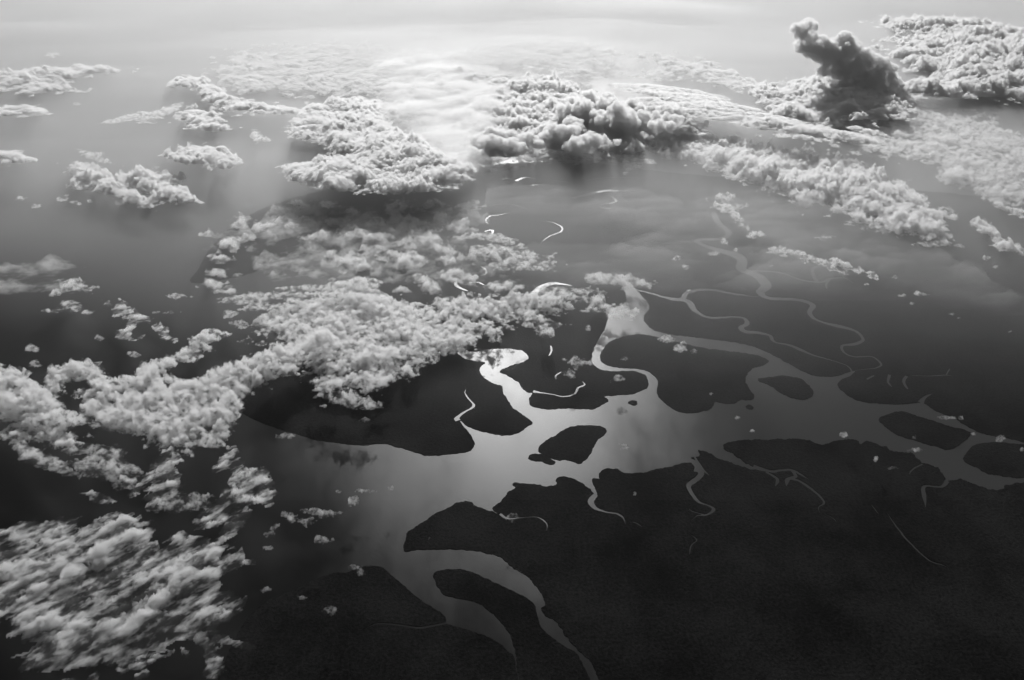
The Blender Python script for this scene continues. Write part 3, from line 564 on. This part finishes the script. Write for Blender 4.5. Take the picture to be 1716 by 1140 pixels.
# --- mainland puffs
cloud('thin torn sheet of low cloud spread over the western mainland behind the puffs', [(430,385,60,16,-15),(520,360,70,16),(600,380,80,22),(680,400,80,24),(560,430,80,20),(480,445,60,16),(720,440,70,22),(640,460,70,16),(800,450,60,18),(780,370,60,14)], alt=0.8, H=0.7, puff=0.7, rag=0.75, lump=0.4, mat=CL_GAUZE, step=2.2, edge=0.40, wisp=0.6)
puffs('soft puff over the hazy mainland', [(498,340,12,7),(405,369,16,10),(430,376,10,8),(454,376,13,8),(479,365,20,10),(510,362,10,7),(384,408,18,8),(409,397,15,8),(370,432,15,8),(360,453,17,7),
 (396,458,8,5),(356,474,16,7),(381,485,14,6),(668,345,20,12),(682,372,28,12),(724,341,16,8),(784,348,20,10),(742,366,18,10),(770,380,24,10),(560,373,18,8),(538,394,26,8),(598,437,22,12),(560,425,18,8),
 (626,413,16,9),(651,425,20,10),(686,434,26,13),(682,404,15,9),(721,397,24,9),(753,436,15,9),(703,462,16,9),(721,476,18,12),(756,457,16,10),(784,464,15,9),(672,481,14,5),(577,470,16,4),(556,464,8,4),(346,390,18,4),
 (550,340,12,5),(590,352,16,6),(630,372,18,8),(600,392,20,7),(640,395,16,6),(800,425,20,9),(740,415,18,8)], 'puffs floating over the hazy mainland', alt=0.9, H=0.75, puff=0.4, mat=CL_THIN, step=2.0, rag=0.5, wisp=0.3, edge=0.26)
cloud('small bright tiered cloud just beyond the central bank', [(612,470,22,4),(620,477,18,4),(600,466,14,3)], alt=1.5, H=0.4, puff=0.2, step=1.6)
cloud('bright feathered cloud over the mainland lakes', [(800,394,34,6),(830,400,30,6,5),(820,415,30,8),(860,408,20,8)], alt=1.4, H=0.4, puff=0.3, mat=CL_SOFT, streak=(-10,1.8), rag=0.6)
cloud('dim grey cloud patch below the feathered cloud', [(880,432,40,12),(850,445,30,10),(910,445,24,10),(840,425,20,9)], alt=1.2, H=0.4, puff=0.35, mat=CL_SOFT, rag=0.5)
cloud('soft puff of mist cloud lying over the upper end of the main channel', [(1035,468,34,8),(1062,474,24,7,10),(1010,462,24,6)], alt=0.9, H=0.5, puff=0.5, mat=CL_THIN, wisp=0.5, edge=0.2)
# --- left middle
cloud('blurred smooth cirrus smear at the left edge', [(10,455,60,14,-6),(60,458,50,14),(110,470,40,8,8),(40,475,50,8)], alt=5.0, H=0.7, puff=0.9, mat=CL_GAUZE, streak=(12,3), rag=0.8, lump=0.15, wisp=0.95, edge=0.22)
cloud('bright hooked cloudlet right of the cirrus smear', [(115,472,26,6),(135,482,24,6,5),(95,488,16,4,-20)], alt=1.8, H=0.5, puff=0.25, mat=CL_SOFT, step=1.8)
cloud('triangular scrap of cloud under the hooked cloudlet', [(120,508,16,9),(135,518,18,7,15),(85,520,26,3)], alt=1.7, H=0.4, puff=0.28, mat=CL_SOFT, streak=(0,1.8))
cloud('torn thin cloud drifting left of the central bank', [(200,515,24,11,20),(225,528,26,9,20),(215,545,12,8),(265,550,22,9,35),(285,565,14,5,20),(210,562,18,7)], alt=1.5, H=0.4, puff=0.28, mat=CL_WISP, rag=0.6)
puffs('small puff left of the central bank', [(298,495,18,6),(278,522,16,3),(165,565,9,6),(235,565,8,3),(245,611,8,5),(60,608,12,6),(55,582,10,5),(222,592,12,5),(400,540,16,4),(385,525,12,6)], 'small puffs left of the central bank', alt=1.4, H=0.35, puff=0.2, step=1.6, mat=CL_CHIP, wisp=0.4)
cloud('slanting finger of cloud reaching up between the torn cloud and the bank', [(352,556,18,8),(345,568,28,8,-20),(325,580,16,8,-40),(310,597,36,8,-14),(268,605,20,6,-10)], alt=1.6, H=0.6, puff=0.3, step=1.9)
# --- south west bank
cloud('arched dome of cloud with a black hollow under it, left side', [(95,635,24,12,-40),(120,620,36,12,-8,1.3),(150,625,24,14,30,1.2),(165,645,14,12,50),(90,655,14,14)], alt=1.8, H=0.6, puff=0.5, step=1.8, mat=CL_DENSE, rag=0.35, lump=1.0)
cloud('long crooked cloud arm joining the central bank to the dark left corner', [(520,585,44,12,-18),(470,605,44,12,-18),(420,625,44,13,-20),(370,645,44,15,-25),(330,655,40,16,-10,1.3),(250,630,34,10,-35),(200,655,34,12,15),(280,670,50,16,0,1.2),(230,680,50,16,10),(340,680,34,20,20,1.3),(300,690,50,16),(210,700,40,12,15),(270,715,44,16,10,1.2),(325,710,26,18,0,1.2),(350,735,20,10),(165,670,30,8,-10)], alt=1.8, H=0.6, puff=0.55, step=1.7, rag=0.62, lump=1.1, jag=0.6, edge=0.3, spread=1.25)
cloud('lit cloud shoulder entering from the left edge above the black gap', [(15,650,40,20,20,1.2),(50,672,40,18,30),(30,690,44,14,20),(80,690,40,14,25),(110,702,28,8,10)], alt=1.9, H=0.55, puff=0.5, step=1.7, rag=0.55, lump=1.1, edge=0.3, spread=1.25)
cloud('second tier of cloud below the left shoulder, tapering right', [(70,722,36,10,10),(105,735,36,9,10),(15,725,16,7)], alt=1.6, H=0.6, puff=0.3, step=1.8, spread=1.25)
cloud('isolated lens of cloud in the black lower left', [(45,755,22,10,20),(70,768,30,11,22),(105,783,22,6,18)], alt=1.9, H=0.6, puff=0.34, mat=CL_SOFT, step=1.8, spread=1.25)
cloud('soft billowing patch right of the isolated lens cloud', [(160,762,26,16,10),(185,778,34,15,25),(215,792,22,11,15),(150,780,16,8)], alt=2.0, H=0.6, puff=0.36, mat=CL_SOFT, step=1.8, streak=(-20,1.6), spread=1.25)
cloud('faint feathered wisp under the billowing patch', [(130,824,30,4,5),(155,828,24,7,20),(175,838,14,4)], alt=2.0, H=0.3, puff=0.25, mat=CL_WISP, streak=(-15,2))
cloud('thin ladder of vapour climbing from the lower left clouds', [(285,760,12,14),(280,785,14,12),(290,810,12,12),(260,810,18,14),(245,825,20,14),(260,780,10,10)], alt=2.0, H=0.4, puff=0.26, mat=CL_WISP, rag=0.65, spread=1.25)
cloud('winged cloud with a bright tail, below the vapour ladder', [(270,845,22,6,-10),(300,840,26,11,0),(330,838,22,7,10),(295,828,10,8)], alt=2.1, H=0.6, puff=0.3, mat=CL_SOFT, step=1.8, spread=1.25)
cloud('tall torn cloud leaning right, brightest of the lower left', [(350,860,20,9,-20),(375,845,24,12,-45,1.2),(395,825,24,14,-50,1.2),(420,810,20,16,-45,1.3),(438,795,16,14,-50,1.3),(445,830,12,10,60),(395,790,14,8,-70),(375,765,12,10,-60),(390,750,10,10),(365,777,8,5)], alt=2.2, H=0.8, puff=0.3, mat=CL_WISP, streak=(35,1.7), step=1.7, spread=1.25)
cloud('curl of cloud beneath the torn leaning cloud', [(395,875,20,8,-35),(410,862,14,7,-30),(375,897,18,6,-30),(360,908,16,6,-30),(350,917,8,5)], alt=2.0, H=0.4, puff=0.25, mat=CL_WISP, streak=(30,1.8), step=1.7, spread=1.25)
puffs('frayed cloud scrap over dark water', [(450,917,11,5),(488,868,12,9),(505,872,16,6),(530,856,20,4),(550,860,16,5),(460,880,10,8),(455,895,9,4),(538,903,12,4),(510,853,6,4),(590,837,9,6),(618,821,14,3),(655,816,7,4),(566,821,5,3),(570,858,7,4),(560,822,5,3),(478,730,16,4),(592,948,16,5),(606,957,8,6),(554,1021,13,6),(563,1020,6,4),(447,985,8,4),(508,1000,8,4),(412,940,10,5),(860,865,9,5),(1064,825,4,3),(1050,747,9,5),(612,702,9,4)], 'frayed scraps over the dark sea', alt=1.2, H=0.3, puff=0.16, step=1.5, rag=0.6, edge=0.3, mat=CL_CHIP, wisp=0.4)
# --- bottom left corner
cloud('wind combed cloud mass entering at the lower left edge', [(30,905,44,12,-20),(60,890,24,8,-20),(40,935,36,20,-30),(15,950,30,16),(10,985,36,10,5),(45,1020,16,14,40),(30,1000,30,8)], alt=2.6, H=0.7, puff=0.45, mat=CL_WISP, streak=(40,1.9), edge=0.10, spread=1.5, rag=0.35, step=2.0)
cloud('broad silky cloud in the bottom left corner, folded and streaked', [(60,950,40,18,-30),(95,945,44,22,-20,1.2),(130,925,44,18,-25,1.2),(165,915,30,14,-30),(190,935,26,12,-15),(60,975,30,14,-30),(110,1000,44,16,-40)], alt=2.6, H=0.8, puff=0.5, mat=CL_WISP, streak=(40,1.9), edge=0.10, spread=1.5, rag=0.45, step=2.0)
cloud('largest streaked cloud of the bottom left corner, torn to shreds on its right', [(200,985,46,16,-38,1.1),(160,1010,50,16,-38),(120,1045,44,12,-38),(250,975,40,18,-40),(290,950,34,12,-10),(320,960,18,10,20),(280,1000,50,20,-38,1.2),(240,1020,50,16,-38),(300,1020,40,18,-10,1.1),(330,1035,20,16),(220,1050,40,12,-38),(165,1045,30,10,-38),(240,1060,24,8),(330,990,20,16,-60)], alt=2.6, H=0.8, puff=0.5, mat=CL_WISP, streak=(40,1.9), edge=0.10, spread=1.5, rag=0.5, step=2.0)
cloud('curved bright slip of cloud under the largest streaked cloud', [(270,1048,26,8,0),(300,1052,22,7,5),(245,1058,16,6,-30),(235,1068,14,7,-40)], alt=2.4, H=0.4, puff=0.3, mat=CL_WISP, step=1.8, rag=0.35)
cloud('broken low shreds of cloud trailing off the bottom edge', [(200,1095,26,12,-40),(190,1105,16,12),(245,1100,26,9,-20),(210,1120,24,12,-30),(160,1130,20,8,-30),(230,1130,18,8),(120,1140,20,6)], alt=2.4, H=0.4, puff=0.3, mat=CL_WISP, streak=(30,1.6), rag=0.6, step=1.8)
cloud('grey gauzy wisp hanging near the bottom left edge', [(50,1060,18,16,-50),(60,1085,16,16),(35,1095,18,8),(65,1070,10,20)], alt=2.3, H=0.3, puff=0.4, mat=CL_WISP, rag=0.5)
cloud('small pale knots of cloud at the bottom, right of the streaked cloud', [(310,1090,14,8,30),(350,1098,14,12,40),(335,1070,18,10,20),(365,1115,12,12,-50),(350,1128,12,6),(372,1065,18,8,10),(410,1080,20,7,10),(310,1100,8,5)], alt=2.3, H=0.35, puff=0.25, mat=CL_WISP, rag=0.6, step=1.8)
cloud('dim gauze cloud above the streaked corner clouds', [(170,890,26,8,-20),(210,900,26,10,-5),(225,915,14,8),(250,950,24,8,-20),(270,935,16,5,0),(150,905,20,8)], alt=2.5, H=0.25, puff=0.35, mat=CL_WISP, rag=0.6)


# ------------------------------------------------------------------ haze: the air itself, one closed box of even density
hm, ht, ho = new_mat('haze_air')
hv = N(ht, 'ShaderNodeVolumePrincipled', Density=HAZE_DENSITY, Anisotropy=HAZE_G); hv.inputs['Color'].default_value = (0.9, 0.9, 0.9, 1)
ht.links.new(hv.outputs[0], ho.inputs['Volume'])
bm = bmesh.new(); bmesh.ops.create_cube(bm, size=1.0)
for v in bm.verts: v.co = ((v.co.x) * 900.0, (v.co.y + 0.5) * 780.0 - 70.0, -0.001 - 0.02 if v.co.z < 0 else CAM_Z + 0.25)
me = bpy.data.meshes.new('haze'); bm.to_mesh(me); bm.free(); me.materials.append(hm)
haze = bpy.data.objects.new('haze', me); COL.objects.link(haze)
tag(haze, 'pale haze filling the air and thickening toward the distance', kind='stuff')
